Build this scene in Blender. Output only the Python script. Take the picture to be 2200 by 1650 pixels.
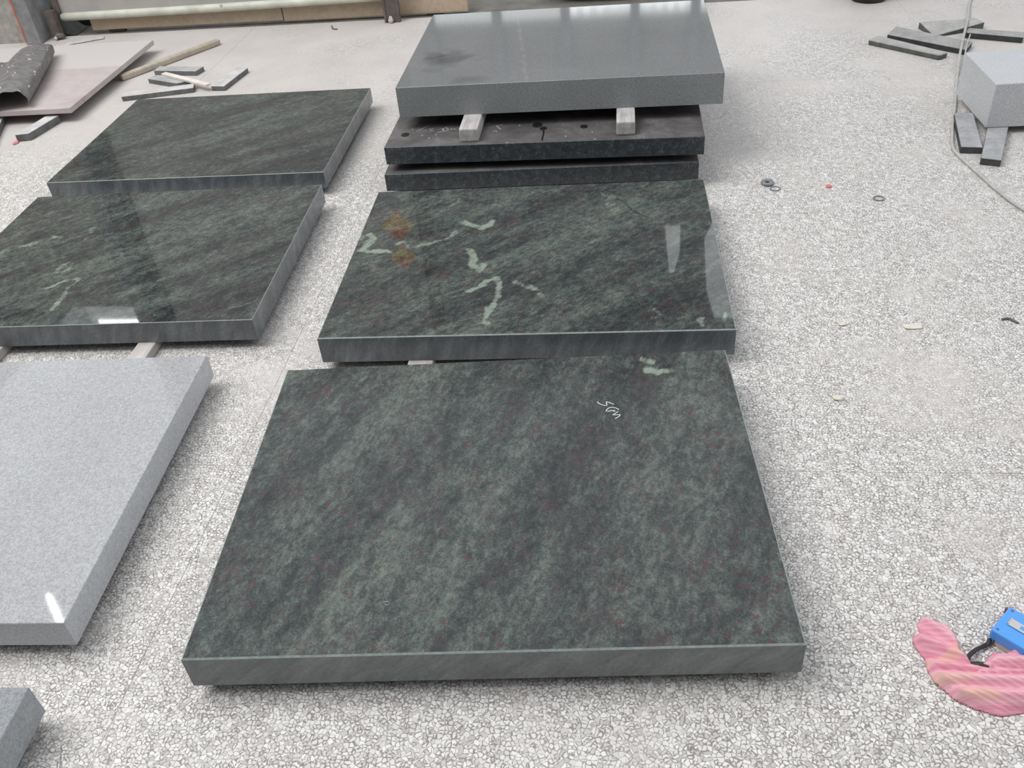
import bpy, bmesh, math, random
from mathutils import Vector, Matrix, noise as mn

for o in list(bpy.data.objects):
    bpy.data.objects.remove(o)
SC = bpy.context.scene
COL = SC.collection

# ------------------------------------------------------------------ camera
cd = bpy.data.cameras.new('camera')
cam = bpy.data.objects.new('camera', cd)
COL.objects.link(cam)
cd.sensor_fit = 'HORIZONTAL'
cd.sensor_width = 36.0
cd.lens = 36.0 * 1921.54 / 2200.0
cd.clip_start = 0.05
cd.clip_end = 200
R_ = Vector((0.99241326, 0.09581063, -0.07704702))
U_ = Vector((0.00117102, 0.61927501, 0.78517329))
W_ = Vector((-0.12294124, 0.77930661, -0.61446453))
cam.matrix_world = Matrix(((R_.x, U_.x, -W_.x, 0), (R_.y, U_.y, -W_.y, 0), (R_.z, U_.z, -W_.z, 1.5), (0, 0, 0, 1)))
SC.camera = cam

# ------------------------------------------------------------------ world, lights, exposure
wd = bpy.data.worlds.new('overcast')
SC.world = wd
wd.use_nodes = True
bg = wd.node_tree.nodes['Background']
bg.inputs[0].default_value = (0.97, 1.0, 1.04, 1)
bg.inputs[1].default_value = 1.04

def area(name, loc, target, sx, sy, power, color):
    ld = bpy.data.lights.new(name, 'AREA')
    ld.shape = 'RECTANGLE'; ld.size = sx; ld.size_y = sy; ld.energy = power; ld.color = color
    lo = bpy.data.objects.new(name, ld); COL.objects.link(lo)
    lo.location = loc
    d = (Vector(target) - Vector(loc)).normalized()
    lo.rotation_euler = d.to_track_quat('-Z', 'Y').to_euler()
    return lo
# daylight from the tall side windows on the left of the hall
area('side_window_daylight', (-4.3, 1.8, 6.5), (0.0, 2.2, 0.0), 3.4, 5.0, 430, (1.0, 0.985, 0.96))

vs = SC.view_settings
vs.view_transform = 'Standard'
vs.look = 'None'
vs.gamma = 1.0
vs.exposure = 0.0
vs.use_curve_mapping = False

# ------------------------------------------------------------------ helpers
def srgb(r, g, b):
    def f(c):
        c /= 255.0
        return c / 12.92 if c <= 0.04045 else ((c + 0.055) / 1.055) ** 2.4
    return (f(r), f(g), f(b), 1.0)

def link(name, me, mats, parent=None):
    o = bpy.data.objects.new(name, me)
    COL.objects.link(o)
    for m in (mats if isinstance(mats, (list, tuple)) else [mats]):
        if m is not None:
            me.materials.append(m)
    if parent is not None:
        o.parent = parent
    return o

def tag(o, label, cat, group=None):
    o['label'] = label; o['category'] = cat
    if group: o['group'] = group
    return o

def struct(o, label=None):
    o['kind'] = 'structure'
    if label: o['label'] = label
    return o

def empty(name, loc=(0, 0, 0), rz=0.0):
    o = bpy.data.objects.new(name, None)
    o.empty_display_size = 0.1
    COL.objects.link(o)
    o.location = loc; o.rotation_euler = (0, 0, rz)
    return o

def mesh_from(name, verts, faces, smooth=False):
    me = bpy.data.meshes.new(name)
    me.from_pydata(verts, [], faces)
    me.update()
    if smooth:
        for p in me.polygons: p.use_smooth = True
    return me

def bm_box(bm, x0, x1, y0, y1, z0, z1):
    v = [bm.verts.new(c) for c in ((x0, y0, z0), (x1, y0, z0), (x1, y1, z0), (x0, y1, z0), (x0, y0, z1), (x1, y0, z1), (x1, y1, z1), (x0, y1, z1))]
    for f in ((0, 3, 2, 1), (4, 5, 6, 7), (0, 1, 5, 4), (1, 2, 6, 5), (2, 3, 7, 6), (3, 0, 4, 7)):
        bm.faces.new([v[i] for i in f])
    return v

def bm_done(bm, name, bevel=0.0, seg=2, smooth=False):
    if bevel > 0:
        bmesh.ops.bevel(bm, geom=list(bm.edges), offset=bevel, segments=seg, affect='EDGES', profile=0.6)
    bmesh.ops.recalc_face_normals(bm, faces=list(bm.faces))
    me = bpy.data.meshes.new(name)
    bm.to_mesh(me); bm.free()
    if smooth:
        for p in me.polygons: p.use_smooth = True
    return me

def box(name, x0, x1, y0, y1, z0, z1, mat, parent=None, bevel=0.0):
    bm = bmesh.new(); bm_box(bm, x0, x1, y0, y1, z0, z1)
    return link(name, bm_done(bm, name, bevel), mat, parent)

def prism(name, quad, z0, z1, mat, parent=None, bevel=0.0015, tops=None):
    """quad: footprint corners counter-clockwise, in world units; origin at its centre; tops: own height of each top corner"""
    cx = sum(p[0] for p in quad) / len(quad); cy = sum(p[1] for p in quad) / len(quad)
    bm = bmesh.new()
    n = len(quad)
    lo = [bm.verts.new((p[0] - cx, p[1] - cy, 0)) for p in quad]
    hi = [bm.verts.new((p[0] - cx, p[1] - cy, (tops[i] if tops else z1) - z0)) for i, p in enumerate(quad)]
    bm.faces.new(lo[::-1]); bm.faces.new(hi)
    for i in range(n):
        bm.faces.new((lo[i], lo[(i + 1) % n], hi[(i + 1) % n], hi[i]))
    o = link(name, bm_done(bm, name, bevel, 1), mat, parent)
    o.location = (cx, cy, z0)
    return o

def tube(name, pts, r, mat, parent=None, seg=10, smooth_steps=6, flat=None):
    """swept tube through pts (Catmull-Rom); flat=(w,h) gives an oval ribbon"""
    P = [Vector(p) for p in pts]
    S = []
    for i in range(len(P) - 1):
        a = P[max(i - 1, 0)]; b = P[i]; c = P[i + 1]; d = P[min(i + 2, len(P) - 1)]
        for k in range(smooth_steps):
            t = k / smooth_steps
            S.append(0.5 * ((2 * b) + (c - a) * t + (2 * a - 5 * b + 4 * c - d) * t * t + (3 * b - a - 3 * c + d) * t ** 3))
    S.append(P[-1])
    verts = []; faces = []
    for i, p in enumerate(S):
        t = (S[min(i + 1, len(S) - 1)] - S[max(i - 1, 0)]).normalized()
        side = t.cross(Vector((0, 0, 1)))
        if side.length < 1e-4: side = Vector((1, 0, 0))
        side.normalize(); up = side.cross(t).normalized()
        for k in range(seg):
            a = 2 * math.pi * k / seg
            rw, rh = (flat if flat else (r, r))
            verts.append(p + side * math.cos(a) * rw + up * math.sin(a) * rh)
    for i in range(len(S) - 1):
        for k in range(seg):
            faces.append((i * seg + k, i * seg + (k + 1) % seg, (i + 1) * seg + (k + 1) % seg, (i + 1) * seg + k))
    faces.append(tuple(range(seg - 1, -1, -1)))
    faces.append(tuple((len(S) - 1) * seg + k for k in range(seg)))
    me = mesh_from(name, [tuple(v) for v in verts], faces, True)
    return link(name, me, mat, parent)

# ------------------------------------------------------------------ node helpers
class NT:
    def __init__(self, name):
        self.m = bpy.data.materials.new(name); self.m.use_nodes = True
        self.t = self.m.node_tree
        self.b = self.t.nodes['Principled BSDF']
    def n(self, kind, **kw):
        x = self.t.nodes.new(kind)
        for k, v in kw.items():
            if k in x.inputs.keys(): x.inputs[k].default_value = v
            else: setattr(x, k, v)
        return x
    def l(self, a, b): self.t.links.new(a, b)
    def coords(self, kind='Object', rot=0.0, scale=(1, 1, 1)):
        if kind == 'World':
            out = self.n('ShaderNodeNewGeometry').outputs['Position']
        else:
            out = self.n('ShaderNodeTexCoord').outputs[kind]
        mp = self.n('ShaderNodeMapping'); mp.vector_type = 'TEXTURE'
        mp.inputs['Rotation'].default_value = (0, 0, rot)
        mp.inputs['Scale'].default_value = scale
        self.l(out, mp.inputs['Vector'])
        return mp.outputs['Vector']
    def noise(self, vec, scale, detail=4, rough=0.55, dist=0.0):
        x = self.n('ShaderNodeTexNoise'); x.inputs['Scale'].default_value = scale
        x.inputs['Detail'].default_value = detail; x.inputs['Roughness'].default_value = rough
        x.inputs['Distortion'].default_value = dist
        if vec is not None: self.l(vec, x.inputs['Vector'])
        return x.outputs['Fac']
    def ramp(self, fac, stops, interp='LINEAR'):
        x = self.n('ShaderNodeValToRGB'); cr = x.color_ramp; cr.interpolation = interp
        while len(cr.elements) < len(stops): cr.elements.new(0.5)
        for e, (p, c) in zip(cr.elements, stops):
            e.position = p; e.color = c if len(c) == 4 else (*c, 1)
        self.l(fac, x.inputs['Fac'])
        return x.outputs['Color']
    def math(self, op, a, b=None, clamp=False):
        x = self.n('ShaderNodeMath'); x.operation = op; x.use_clamp = clamp
        for i, v in enumerate((a, b)):
            if v is None: continue
            if isinstance(v, (int, float)): x.inputs[i].default_value = v
            else: self.l(v, x.inputs[i])
        return x.outputs[0]
    def mix(self, fac, a, b, mode='MIX'):
        x = self.n('ShaderNodeMix'); x.data_type = 'RGBA'; x.blend_type = mode
        for s, v in ((0, fac), (6, a), (7, b)):
            if isinstance(v, (int, float)): x.inputs[s].default_value = v
            elif isinstance(v, tuple): x.inputs[s].default_value = v
            else: self.l(v, x.inputs[s])
        return x.outputs[2]
    def step(self, v, lo, hi):
        x = self.n('ShaderNodeMapRange'); x.interpolation_type = 'SMOOTHSTEP'
        x.inputs['From Min'].default_value = lo; x.inputs['From Max'].default_value = hi
        self.l(v, x.inputs['Value'])
        return x.outputs['Result']
    def color(self, c):
        if isinstance(c, tuple): self.b.inputs['Base Color'].default_value = c
        else: self.l(c, self.b.inputs['Base Color'])
    def bump(self, h, strength=0.3, dist=0.001):
        x = self.n('ShaderNodeBump'); x.inputs['Strength'].default_value = strength; x.inputs['Distance'].default_value = dist
        self.l(h, x.inputs['Height']); self.l(x.outputs['Normal'], self.b.inputs['Normal'])
    def rough(self, v):
        if isinstance(v, (int, float)): self.b.inputs['Roughness'].default_value = v
        else: self.l(v, self.b.inputs['Roughness'])
    def attr(self, name):
        x = self.n('ShaderNodeVertexColor'); x.layer_name = name
        return x.outputs['Color']

G0 = (0, 0, 0, 1); G1 = (1, 1, 1, 1)

def plain(name, col, rough=0.6, metal=0.0, var=0.0, scale=20.0, spec=0.5):
    t = NT(name)
    if var > 0:
        f = t.noise(t.coords('Object'), scale, 5, 0.6)
        lo = tuple(c * (1 - var) for c in col[:3]) + (1,); hi = tuple(min(1, c * (1 + var)) for c in col[:3]) + (1,)
        t.color(t.ramp(f, [(0.3, lo), (0.7, hi)]))
    else:
        t.color(col)
    t.rough(rough); t.b.inputs['Metallic'].default_value = metal
    t.b.inputs['Specular IOR Level'].default_value = spec
    return t.m

# ------------------------------------------------------------------ stone materials
def green_granite(name, rot, stretch=2.6, veins=False, gain=1.0, rough=0.05, warm=0.0):
    t = NT(name)
    v = t.coords('Object', rot, (1.0, stretch, 1.0))
    v2 = t.coords('Object', rot, (1.0, 1.7, 1.0))
    vl = t.coords('Object', rot - 0.12, (1.0, 6.0, 1.0))
    big = t.noise(vl, 9.0, 4, 0.55, 0.25)
    med = t.noise(v, 24, 4, 0.65, 0.4)
    mid = t.noise(v2, 75, 4, 0.65, 0.4)
    fine = t.noise(t.coords('Object'), 230, 3, 0.62)
    s = t.math('ADD', t.math('ADD', t.math('MULTIPLY', big, 0.30), t.math('MULTIPLY', med, 0.30)), t.math('ADD', t.math('MULTIPLY', mid, 0.38), t.math('MULTIPLY', fine, 0.32)))
    g = gain
    def c(r, gg, b): return (r * g, gg * g, b * g, 1)
    col = t.ramp(s, [(0.52, c(0.016, 0.020, 0.022)), (0.60, c(0.036, 0.043, 0.044)), (0.66, c(0.064, 0.078, 0.072)), (0.72, c(0.108, 0.13, 0.115)), (0.80, c(0.165, 0.195, 0.165))])
    # purplish cast in patches
    pm = t.step(t.noise(v, 16, 4, 0.6), 0.52, 0.68)
    col = t.mix(t.math('MULTIPLY', pm, 0.45), col, t.mix(0.5, col, (0.085 * g, 0.062 * g, 0.068 * g, 1)))
    # garnet flecks
    sp = t.noise(t.coords('Object', rot, (1, 1.4, 1)), 125, 2, 0.5)
    patch = t.step(t.noise(v2, 14, 3, 0.6), 0.40, 0.60)
    fl = t.math('MULTIPLY', t.step(sp, 0.575, 0.66), patch)
    col = t.mix(t.math('MULTIPLY', fl, 0.85), col, (0.10 * g, 0.036 * g, 0.040 * g, 1))
    # tiny mica glints
    gl = t.step(t.noise(t.coords('Object'), 520, 1, 0.5), 0.76, 0.80)
    col = t.mix(t.math('MULTIPLY', gl, 0.5), col, (0.35, 0.38, 0.37, 1))
    if veins:
        a = t.attr('vein')
        sx = t.n('ShaderNodeSeparateColor'); t.l(a, sx.inputs[0])
        brk = t.math('ADD', t.math('MULTIPLY', t.noise(v, 40, 5, 0.65, 0.6), 0.8), t.math('MULTIPLY', t.noise(v2, 130, 3, 0.6), 0.3))
        va = t.math('MULTIPLY', t.step(t.math('ADD', sx.outputs[0], t.math('MULTIPLY', t.math('SUBTRACT', brk, 0.55), 2.4)), 0.25, 0.95), t.step(sx.outputs[0], 0.0, 0.22))
        col = t.mix(t.math('MULTIPLY', va, 0.85), col, (0.255, 0.305, 0.25, 1))
        col = t.mix(sx.outputs[1], col, (0.015, 0.02, 0.02, 1))
    if warm > 0:
        col = t.mix(warm, col, (0.06, 0.05, 0.047, 1))
    t.color(col)
    t.rough(rough)
    return t.m

def edge_granite(name, base=(0.062, 0.07, 0.08), hi=(0.15, 0.165, 0.175), rough=0.32, rot=0.35):
    t = NT(name)
    v = t.coords('Object', 0, (1, 1, 1))
    mp = t.n('ShaderNodeMapping'); mp.vector_type = 'TEXTURE'
    mp.inputs['Rotation'].default_value = (0, rot, 0); mp.inputs['Scale'].default_value = (1, 1, 3.2)
    t.l(v, mp.inputs['Vector'])
    a = t.noise(mp.outputs[0], 26, 5, 0.65, 0.4)
    b = t.noise(v, 120, 3, 0.6)
    s = t.math('ADD', t.math('MULTIPLY', a, 0.75), t.math('MULTIPLY', b, 0.3))
    t.color(t.ramp(s, [(0.40, (*[c * 0.72 for c in base], 1)), (0.53, (*base, 1)), (0.72, (*hi, 1))]))
    t.rough(rough)
    return t.m

def grey_granite(name, mid, contrast=0.35, scale=330.0, rough=0.12, tint=(1, 1, 1), big=0.06):
    t = NT(name)
    v = t.coords('Object')
    f = t.noise(v, scale, 2, 0.7)
    f2 = t.noise(v, scale * 0.45, 2, 0.6)
    b = t.noise(v, 3.0, 4, 0.6)
    s = t.math('ADD', t.math('MULTIPLY', f, 0.6), t.math('MULTIPLY', f2, 0.4))
    lo = tuple(mid * (1 - contrast) * k for k in tint) + (1,); hi = tuple(mid * (1 + contrast * 0.75) * k for k in tint) + (1,)
    col = t.ramp(s, [(0.36, lo), (0.62, hi)])
    sh = t.ramp(b, [(0.3, (1 - big, 1 - big, 1 - big, 1)), (0.7, (1 + big, 1 + big, 1 + big, 1))])
    col = t.mix(1.0, col, sh, 'MULTIPLY')
    t.color(col); t.rough(rough)
    return t

M = {}
M['greenA'] = green_granite('green_granite_a', -0.27, 2.1, True, 0.80, 0.14)
M['greenB'] = green_granite('green_granite_b', -0.78, 2.2, True, 0.86, 0.025)
M['greenE'] = green_granite('green_granite_e', -0.80, 2.2, True, 0.82, 0.03)
M['greenD'] = green_granite('green_granite_d', -0.82, 2.5, True, 0.78, 0.07)
M['edge'] = edge_granite('sawn_green_edge', (0.135, 0.147, 0.16), (0.23, 0.25, 0.255), 0.18)
M['edge_pale'] = edge_granite('sawn_pale_edge', (0.175, 0.187, 0.19), (0.26, 0.275, 0.275), 0.25, 0.8)
def speckled_edge(name):
    t = NT(name); v = t.coords('Object')
    a = t.noise(v, 45, 5, 0.65, 0.4); b = t.noise(v, 170, 3, 0.6)
    col = t.ramp(t.math('ADD', t.math('MULTIPLY', a, 0.6), t.math('MULTIPLY', b, 0.4)), [(0.36, (0.020, 0.024, 0.028, 1)), (0.52, (0.045, 0.052, 0.058, 1)), (0.66, (0.115, 0.135, 0.14, 1))])
    sp = t.step(t.noise(v, 95, 2, 0.5), 0.64, 0.72)
    t.color(t.mix(t.math('MULTIPLY', sp, 0.45), col, (0.22, 0.26, 0.25, 1))); t.rough(0.35)
    return t.m
M['edge_dark'] = speckled_edge('dark_slate_edge')
M['chamfer'] = plain('pale_chamfer', (0.27, 0.31, 0.29, 1), 0.35, var=0.25, scale=90)

t = grey_granite('light_grey_granite', 0.37, 0.28, 300, 0.035, (0.985, 1.0, 1.025), 0.05)
M['light'] = t.m
M['bluish'] = grey_granite('bluish_grey_granite', 0.27, 0.3, 300, 0.06, (0.95, 1.0, 1.05), 0.05).m
M['bluish_side'] = grey_granite('bluish_grey_granite_side', 0.32, 0.3, 300, 0.4, (0.95, 1.0, 1.05), 0.05).m
t = grey_granite('light_grey_granite_side', 0.50, 0.25, 300, 0.4, (0.97, 1.0, 1.04), 0.05)
M['light_side'] = t.m
t = grey_granite('block_grey_granite', 0.50, 0.22, 300, 0.6, (0.98, 1.0, 1.03), 0.04)
M['block'] = t.m

# mid-grey honed slab with a dark damp patch and a faint pale seam
t = grey_granite('mid_grey_granite', 0.185, 0.20, 300, 0.06, (0.97, 1.0, 1.02), 0.06)
col = t.b.inputs['Base Color'].links[0].from_socket
st = t.attr('vein')
sx = t.n('ShaderNodeSeparateColor'); t.l(st, sx.inputs[0])
brk = t.noise(t.coords('Object', 0.5, (2.0, 1, 1)), 14, 5, 0.65)
wet = t.math('MULTIPLY', sx.outputs[1], t.ramp(brk, [(0.3, (0.35, 0.35, 0.35, 1)), (0.62, G1)]))
col = t.mix(wet, col, (0.035, 0.036, 0.038, 1))
col = t.mix(sx.outputs[0], col, (0.34, 0.33, 0.32, 1))
t.color(col)
M['mid'] = t.m
t = grey_granite('mid_grey_granite_side', 0.26, 0.28, 260, 0.4, (0.95, 1.0, 1.02), 0.12)
M['mid_side'] = t.m

# sawn dusty back face of the stacked slabs
t = NT('dusty_sawn_back')
v = t.coords('Object')
a = t.noise(v, 9, 5, 0.65, 0.5); b = t.noise(v, 150, 3, 0.6)
col = t.ramp(t.math('ADD', t.math('MULTIPLY', a, 0.7), t.math('MULTIPLY', b, 0.3)), [(0.36, (0.055, 0.05, 0.05, 1)), (0.52, (0.10, 0.092, 0.092, 1)), (0.72, (0.19, 0.18, 0.18, 1))])
dots = t.step(t.noise(v, 75, 2, 0.5), 0.74, 0.78)
col = t.mix(t.math('MULTIPLY', dots, 0.6), col, (0.45, 0.47, 0.46, 1))
t.color(col); t.rough(0.65)
M['back_face'] = t.m
M['chalk'] = plain('white_chalk', (0.78, 0.82, 0.82, 1), 0.9)
M['chalk_dim'] = plain('faded_chalk', (0.30, 0.29, 0.30, 1), 0.9)
M['hole'] = plain('black_hole_and_drip', (0.008, 0.008, 0.009, 1), 0.5)

# offcut strips: rough dusty grey granite, darker sawn sides
def offcut(name, lo, hi, rough=0.7):
    t = NT(name)
    v = t.coords('Object')
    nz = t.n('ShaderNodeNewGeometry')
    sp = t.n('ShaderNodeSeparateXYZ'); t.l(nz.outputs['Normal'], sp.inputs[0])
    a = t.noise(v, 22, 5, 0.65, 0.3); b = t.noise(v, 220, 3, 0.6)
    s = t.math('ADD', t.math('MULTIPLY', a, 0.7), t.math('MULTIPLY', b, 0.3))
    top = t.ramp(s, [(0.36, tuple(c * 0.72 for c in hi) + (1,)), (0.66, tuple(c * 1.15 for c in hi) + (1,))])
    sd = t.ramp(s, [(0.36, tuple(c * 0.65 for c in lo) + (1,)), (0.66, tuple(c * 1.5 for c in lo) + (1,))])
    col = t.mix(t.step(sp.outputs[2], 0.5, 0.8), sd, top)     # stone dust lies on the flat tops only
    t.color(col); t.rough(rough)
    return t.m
M['off_l'] = offcut('offcut_grey', (0.12, 0.125, 0.125), (0.42, 0.415, 0.42))
M['off_dusty'] = offcut('offcut_dusty', (0.125, 0.125, 0.125), (0.57, 0.555, 0.55))
M['off_r'] = offcut('offcut_dark', (0.030, 0.034, 0.033), (0.34, 0.335, 0.325))
M['off_rg'] = offcut('offcut_green_grey', (0.085, 0.09, 0.08), (0.40, 0.39, 0.38))
M['off_rn'] = offcut('offcut_blue_grey', (0.055, 0.058, 0.055), (0.36, 0.365, 0.375))

# terrazzo
t = NT('terrazzo')
pos = t.coords('World')
wob = t.n('ShaderNodeTexNoise'); wob.inputs['Scale'].default_value = 75; wob.inputs['Detail'].default_value = 2
t.l(pos, wob.inputs['Vector'])
ad = t.n('ShaderNodeVectorMath'); ad.operation = 'MULTIPLY_ADD'
t.l(wob.outputs['Color'], ad.inputs[0]); ad.inputs[1].default_value = (0.013, 0.013, 0.0); t.l(pos, ad.inputs[2])
mp = t.n('ShaderNodeMapping'); mp.inputs['Scale'].default_value = (1, 1, 0); t.l(ad.outputs[0], mp.inputs['Vector'])
def vor(scale, feature, rnd=1.0):
    x = t.n('ShaderNodeTexVoronoi'); x.feature = feature; x.voronoi_dimensions = '2D'
    x.inputs['Scale'].default_value = scale; x.inputs['Randomness'].default_value = rnd
    t.l(mp.outputs[0], x.inputs['Vector'])
    return x
SCL = 118.0
e1 = vor(SCL, 'DISTANCE_TO_EDGE'); c1 = vor(SCL, 'F1')
sep = t.n('ShaderNodeSeparateColor'); t.l(c1.outputs['Color'], sep.inputs[0])
thr = t.math('MULTIPLY_ADD', sep.outputs[1], 0.22); thr.node.inputs[2].default_value = 0.0
chip = t.step(t.math('SUBTRACT', e1.outputs['Distance'], thr), -0.03, 0.09)
e2 = vor(SCL * 2.3, 'DISTANCE_TO_EDGE'); c2 = vor(SCL * 2.3, 'F1')
sep2 = t.n('ShaderNodeSeparateColor'); t.l(c2.outputs['Color'], sep2.inputs[0])
small = t.math('MULTIPLY', t.step(e2.outputs['Distance'], 0.10, 0.18), t.step(sep2.outputs[0], 0.45, 0.5))
chipcol = t.ramp(sep.outputs[0], [(0.0, (0.46, 0.44, 0.42, 1)), (0.3, (0.62, 0.605, 0.585, 1)), (0.8, (0.70, 0.69, 0.67, 1)), (1.0, (0.76, 0.755, 0.74, 1))])
mort = t.ramp(t.noise(pos, 300, 3, 0.6), [(0.3, (0.19, 0.172, 0.163, 1)), (0.7, (0.33, 0.305, 0.293, 1))])
col = t.mix(t.math('MULTIPLY', small, 0.75), mort, (0.60, 0.58, 0.56, 1))
col = t.mix(chip, col, chipcol)
# stone dust trodden over the chips, in irregular patches, thick by the gate and the dusty board
big = t.noise(pos, 1.7, 5, 0.62, 0.6); med = t.noise(pos, 9.0, 5, 0.65)
sxyz = t.n('ShaderNodeSeparateXYZ'); t.l(pos, sxyz.inputs[0])
reg = t.math('ADD', t.step(sxyz.outputs[1], 2.6, 5.0), t.math('MULTIPLY', t.step(sxyz.outputs[0], -0.9, -3.2), t.step(sxyz.outputs[1], 3.2, 4.2)))
dm = t.math('ADD', t.math('MULTIPLY', big, 0.75), t.math('ADD', t.math('MULTIPLY', med, 0.35), t.math('MULTIPLY', reg, 0.20)))
dust = t.math('MULTIPLY', t.step(dm, 0.52, 0.82), 0.92)
dustcol = t.ramp(t.noise(pos, 3.1, 5, 0.6), [(0.3, (0.50, 0.465, 0.445, 1)), (0.7, (0.585, 0.555, 0.535, 1))])
col = t.mix(dust, col, dustcol)
# faint grime
gr = t.step(t.noise(pos, 5.0, 6, 0.7, 0.4), 0.60, 0.78)
col = t.mix(t.math('MULTIPLY', gr, 0.16), col, (0.30, 0.275, 0.26, 1))
t.color(col)
t.rough(0.55)
t.b.inputs['Specular IOR Level'].default_value = 0.3
t.bump(chip, 0.12, 0.0006)
M['terrazzo'] = t.m
M['grout'] = plain('grout', (0.48, 0.46, 0.44, 1), 0.9, var=0.3, scale=60)
M['apron'] = plain('rough_concrete', (0.16, 0.15, 0.135, 1), 0.95, var=0.3, scale=8)

# ------------------------------------------------------------------ floor of large terrazzo tiles
floor = struct(box('floor', -7.07, 6.35, -6.06, 5.386, -0.08, -0.0011, M['grout']), 'pale terrazzo floor of large tiles under stone dust')
TX = [-0.9708 + 1.22 * k for k in range(-5, 7)]
TY = [1.5703 + 1.2716 * k for k in range(-6, 4)]
gap = 0.0009
bm = bmesh.new(); bm_box(bm, 0, 1.22 - 2 * gap, 0, 1.2716 - 2 * gap, -0.03, 0.0)
tile_me = bm_done(bm, 'tile', 0.0006, 1)
tile_me.materials.append(M['terrazzo'])
for x in TX[:-1]:
    for y in TY[:-1]:
        o = bpy.data.objects.new('tile', tile_me); COL.objects.link(o)
        o.location = (x + gap, y + gap, 0); o.parent = floor
struct(box('floor_apron', -9, 9, 5.390, 14.2, -0.10, -0.004, M['apron']), 'rough dark concrete ground beyond the tiles')

# ------------------------------------------------------------------ slabs
def smooth01(x):
    x = max(0.0, min(1.0, x)); return x * x * (3 - 2 * x)

def seg_dist(px, py, a, b):
    dx, dy = b[0] - a[0], b[1] - a[1]
    L = dx * dx + dy * dy
    u = 0 if L == 0 else max(0, min(1, ((px - a[0]) * dx + (py - a[1]) * dy) / L))
    return math.hypot(px - a[0] - u * dx, py - a[1] - u * dy)

def slab(name, x, y, rz, w, d, th, z0, mats, ch=0.003, veins=None, darks=None, n=None):
    """one stone slab: sawn sides, narrow chamfer, top face fine enough to carry its veins as an attribute"""
    verts = []; faces = []; mi = []
    nx, ny = n if n else (1, 1)
    for j in range(ny + 1):
        for i in range(nx + 1):
            verts.append((ch + (w - 2 * ch) * i / nx, ch + (d - 2 * ch) * j / ny, th))
    for j in range(ny):
        for i in range(nx):
            a = j * (nx + 1) + i
            faces.append((a, a + 1, a + nx + 2, a + nx + 1)); mi.append(0)
    b = len(verts)
    verts += [(0, 0, th - ch), (w, 0, th - ch), (w, d, th - ch), (0, d, th - ch), (0, 0, 0), (w, 0, 0), (w, d, 0), (0, d, 0)]
    row = lambda j: [j * (nx + 1) + i for i in range(nx + 1)]
    colm = lambda i: [j * (nx + 1) + i for j in range(ny + 1)]
    faces.append(tuple([b, b + 1] + row(0)[::-1])); mi.append(1)
    faces.append(tuple([b + 1, b + 2] + colm(nx)[::-1])); mi.append(1)
    faces.append(tuple([b + 2, b + 3] + row(ny))); mi.append(1)
    faces.append(tuple([b + 3, b] + colm(0))); mi.append(1)
    for i in range(4):
        k = (i + 1) % 4
        faces.append((b + 4 + i, b + 4 + k, b + k, b + i)); mi.append(2)
    faces.append((b + 7, b + 6, b + 5, b + 4)); mi.append(2)
    me = mesh_from(name, verts, faces)
    o = link(name, me, list(mats))
    for p, k in zip(me.polygons, mi): p.material_index = k
    if veins is not None or darks is not None:
        at = me.color_attributes.new('vein', 'FLOAT_COLOR', 'POINT')
        data = [0.0] * (4 * len(verts))
        for (chan, items) in ((0, veins or []), (1, darks or [])):
            for pts, wd0, amt in items:
                r = wd0 * 2.4 + 0.01
                x0 = min(p[0] for p in pts) - r; x1 = max(p[0] for p in pts) + r
                y0 = min(p[1] for p in pts) - r; y1 = max(p[1] for p in pts) + r
                for vi in range((nx + 1) * (ny + 1)):
                    vx, vy, _ = verts[vi]
                    if vx < x0 or vx > x1 or vy < y0 or vy > y1: continue
                    k = mn.noise(Vector((vx * 28, vy * 28, wd0 * 100))) * 0.008 + mn.noise(Vector((vx * 75, vy * 75, 7.0))) * 0.005
                    ww = wd0 * (1 + 0.75 * mn.noise(Vector((vx * 19 + 5, vy * 19, 3))))
                    dd = min(seg_dist(vx + k, vy - k, pts[i], pts[i + 1]) for i in range(len(pts) - 1)) if len(pts) > 1 else math.hypot(vx + k - pts[0][0], vy - k - pts[0][1])
                    val = amt * smooth01(1.25 - dd / (ww * 1.5))
                    if val > data[4 * vi + chan]: data[4 * vi + chan] = val
        for vi in range(len(verts)): data[4 * vi + 3] = 1.0
        at.data.foreach_set('color', data)
    o.location = (x, y, z0); o.rotation_euler = (0, 0, rz)
    return o

def ribbon(name, strokes, width, z, mat, parent, hgt=0.0004):
    """thin chalk strokes lying on a slab (slab-local coordinates)"""
    verts = []; faces = []
    for pts in strokes:
        P = [Vector((p[0], p[1], 0)) for p in pts]
        b = len(verts)
        for i, p in enumerate(P):
            t_ = (P[min(i + 1, len(P) - 1)] - P[max(i - 1, 0)])
            if t_.length < 1e-6: t_ = Vector((1, 0, 0))
            t_.normalize(); s = Vector((-t_.y, t_.x, 0)) * width * 0.5
            verts += [tuple(p + s + Vector((0, 0, z))), tuple(p - s + Vector((0, 0, z))), tuple(p + s + Vector((0, 0, z + hgt))), tuple(p - s + Vector((0, 0, z + hgt)))]
        for i in range(len(P) - 1):
            a = b + 4 * i; c = a + 4
            faces += [(a + 2, a + 3, c + 3, c + 2), (a, a + 2, c + 2, c), (a + 3, a + 1, c + 1, c + 3)]
    return link(name, mesh_from(name, verts, faces), mat, parent)

gm = lambda k: (M[k], M['chamfer'], M['edge'])
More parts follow.
